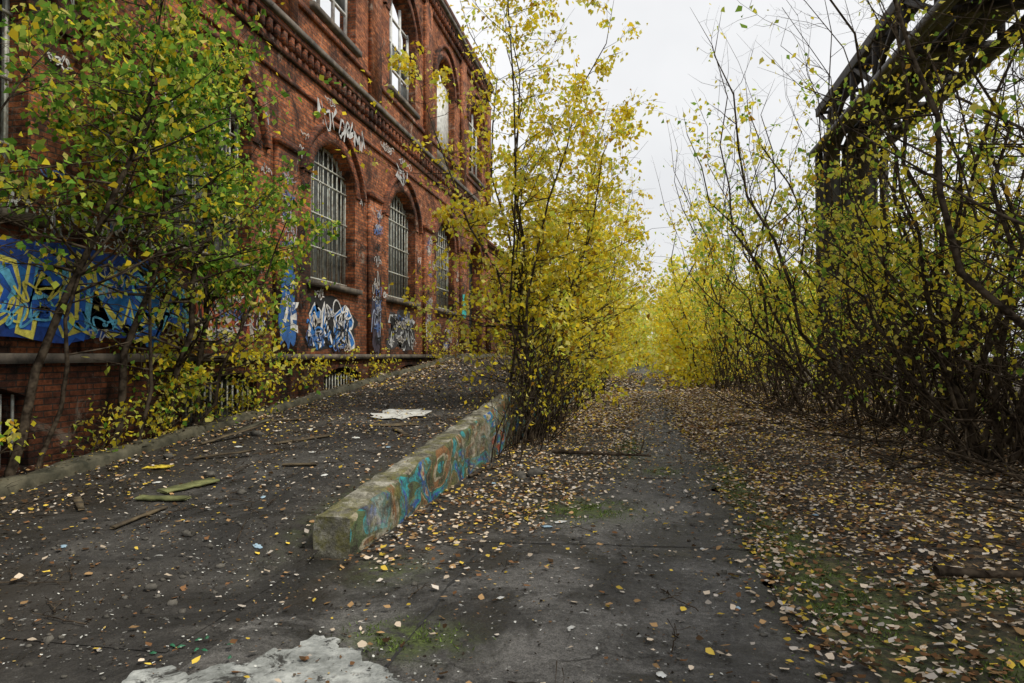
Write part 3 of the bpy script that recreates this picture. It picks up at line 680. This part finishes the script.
for i in range(9): sheet('glass_shard',-2.55+.09*i%.5,3.25+.05*((i*7)%5),.045,.02,i,M_gg,60+i)
def branch(x,y,L,az,r0,seed,name='fallen_branch',lift=0.,mb=None):
    r=R(seed);own=mb is None;mb=mb or MB();n=9;t=np.linspace(-.5,.5,n);X=x+L*t*math.cos(az);Y=y+L*t*math.sin(az)
    Z=gh(X,Y)+r0+.012+lift*(t+.5);P=np.stack([X,Y,Z],1)+r.normal(0,.015,(n,3))*np.array([1,1,.3])*min(1,L);mb.tube(P,np.linspace(r0,r0*.45,n),7)
    for i in range(4):
        k=r.integers(2,8);d=r.normal(0,1,3);d[2]=abs(d[2])*.3;d/=np.linalg.norm(d);mb.tube([P[k],P[k]+d*L*.12,P[k]+d*L*.22+r.normal(0,.03,3)],[r0*.4,r0*.3,.003],5)
    if own: mb.build(name,[M_bark])
branch(-.6,10.8,1.6,-.1,.035,1);branch(2.35,5.3,.6,-.1,.04,2);branch(3.9,8.2,2.2,1.9,.03,3,lift=.3);branch(4.1,6.9,1.8,.6,.03,4,lift=.4)
branch(3.5,10.5,1.8,1.2,.025,5);branch(4.2,6.0,2.0,2.2,.03,6,lift=.3);branch(2.6,16,1.6,.4,.03,7);branch(-2.0,9.5,1.8,1.4,.02,8);branch(3.6,13,2.,2.4,.03,9,lift=.2)
mb=MB()
for i in range(150):
    if i<90: branch(r.uniform(-6,-3.),r.uniform(3.5,14),r.uniform(.12,.6),r.uniform(0,3),.005,30+i,mb=mb)
    else: branch(r.uniform(-1.5,4),r.uniform(3.2,14),r.uniform(.12,.45),r.uniform(0,3),.004,30+i,mb=mb)
mb.build('fallen_twigs',[M_bark])

# ---------------------------------------------------------------- light, sky, camera
w=bpy.data.worlds.new('World');scene.world=w;w.use_nodes=True;nt=w.node_tree
bg=nt.nodes['Background'];sky=nt.nodes.new('ShaderNodeTexSky');sky.sky_type='NISHITA';sky.sun_disc=False
SE,SA=56,100   # elevation, azimuth clockwise from +Y
sky.sun_elevation=rad(SE);sky.sun_rotation=rad(SA);sky.dust_density=4;sky.air_density=1.2
hs=nt.nodes.new('ShaderNodeHueSaturation');hs.inputs['Saturation'].default_value=.2;nt.links.new(sky.outputs[0],hs.inputs['Color'])
tc=nt.nodes.new('ShaderNodeTexCoord');nz=nt.nodes.new('ShaderNodeTexNoise');nz.inputs['Scale'].default_value=2.2;nz.inputs['Detail'].default_value=5
nt.links.new(tc.outputs['Generated'],nz.inputs['Vector'])
cr=nt.nodes.new('ShaderNodeValToRGB');cr.color_ramp.elements[0].position=.3;cr.color_ramp.elements[0].color=(6.,6.1,6.25,1);cr.color_ramp.elements[1].position=.7;cr.color_ramp.elements[1].color=(8.2,8.2,8.25,1)
nt.links.new(nz.outputs['Fac'],cr.inputs[0])
mx=nt.nodes.new('ShaderNodeMix');mx.data_type='RGBA';mx.inputs[0].default_value=.8
nt.links.new(hs.outputs[0],mx.inputs[6]);nt.links.new(cr.outputs[0],mx.inputs[7]);nt.links.new(mx.outputs[2],bg.inputs[0]);bg.inputs[1].default_value=.142
sun=bpy.data.lights.new('sun','SUN');sun.energy=2.7;sun.angle=rad(10);sun.color=(1,.93,.8)
so=bpy.data.objects.new('sun',sun);scene.collection.objects.link(so)
d=Vector((math.sin(rad(SA))*math.cos(rad(SE)),math.cos(rad(SA))*math.cos(rad(SE)),math.sin(rad(SE))))
so.rotation_euler=d.to_track_quat('Z','Y').to_euler()
cam=bpy.data.cameras.new('camera');cam.lens=24;cam.sensor_width=36;cam.clip_end=3000
co=bpy.data.objects.new('camera',cam);scene.collection.objects.link(co);co.location=(0,0,1.6);co.rotation_euler=(rad(91.13),0,rad(10.6))
scene.camera=co
scene.view_settings.view_transform='Standard';scene.view_settings.look='None';scene.view_settings.exposure=0
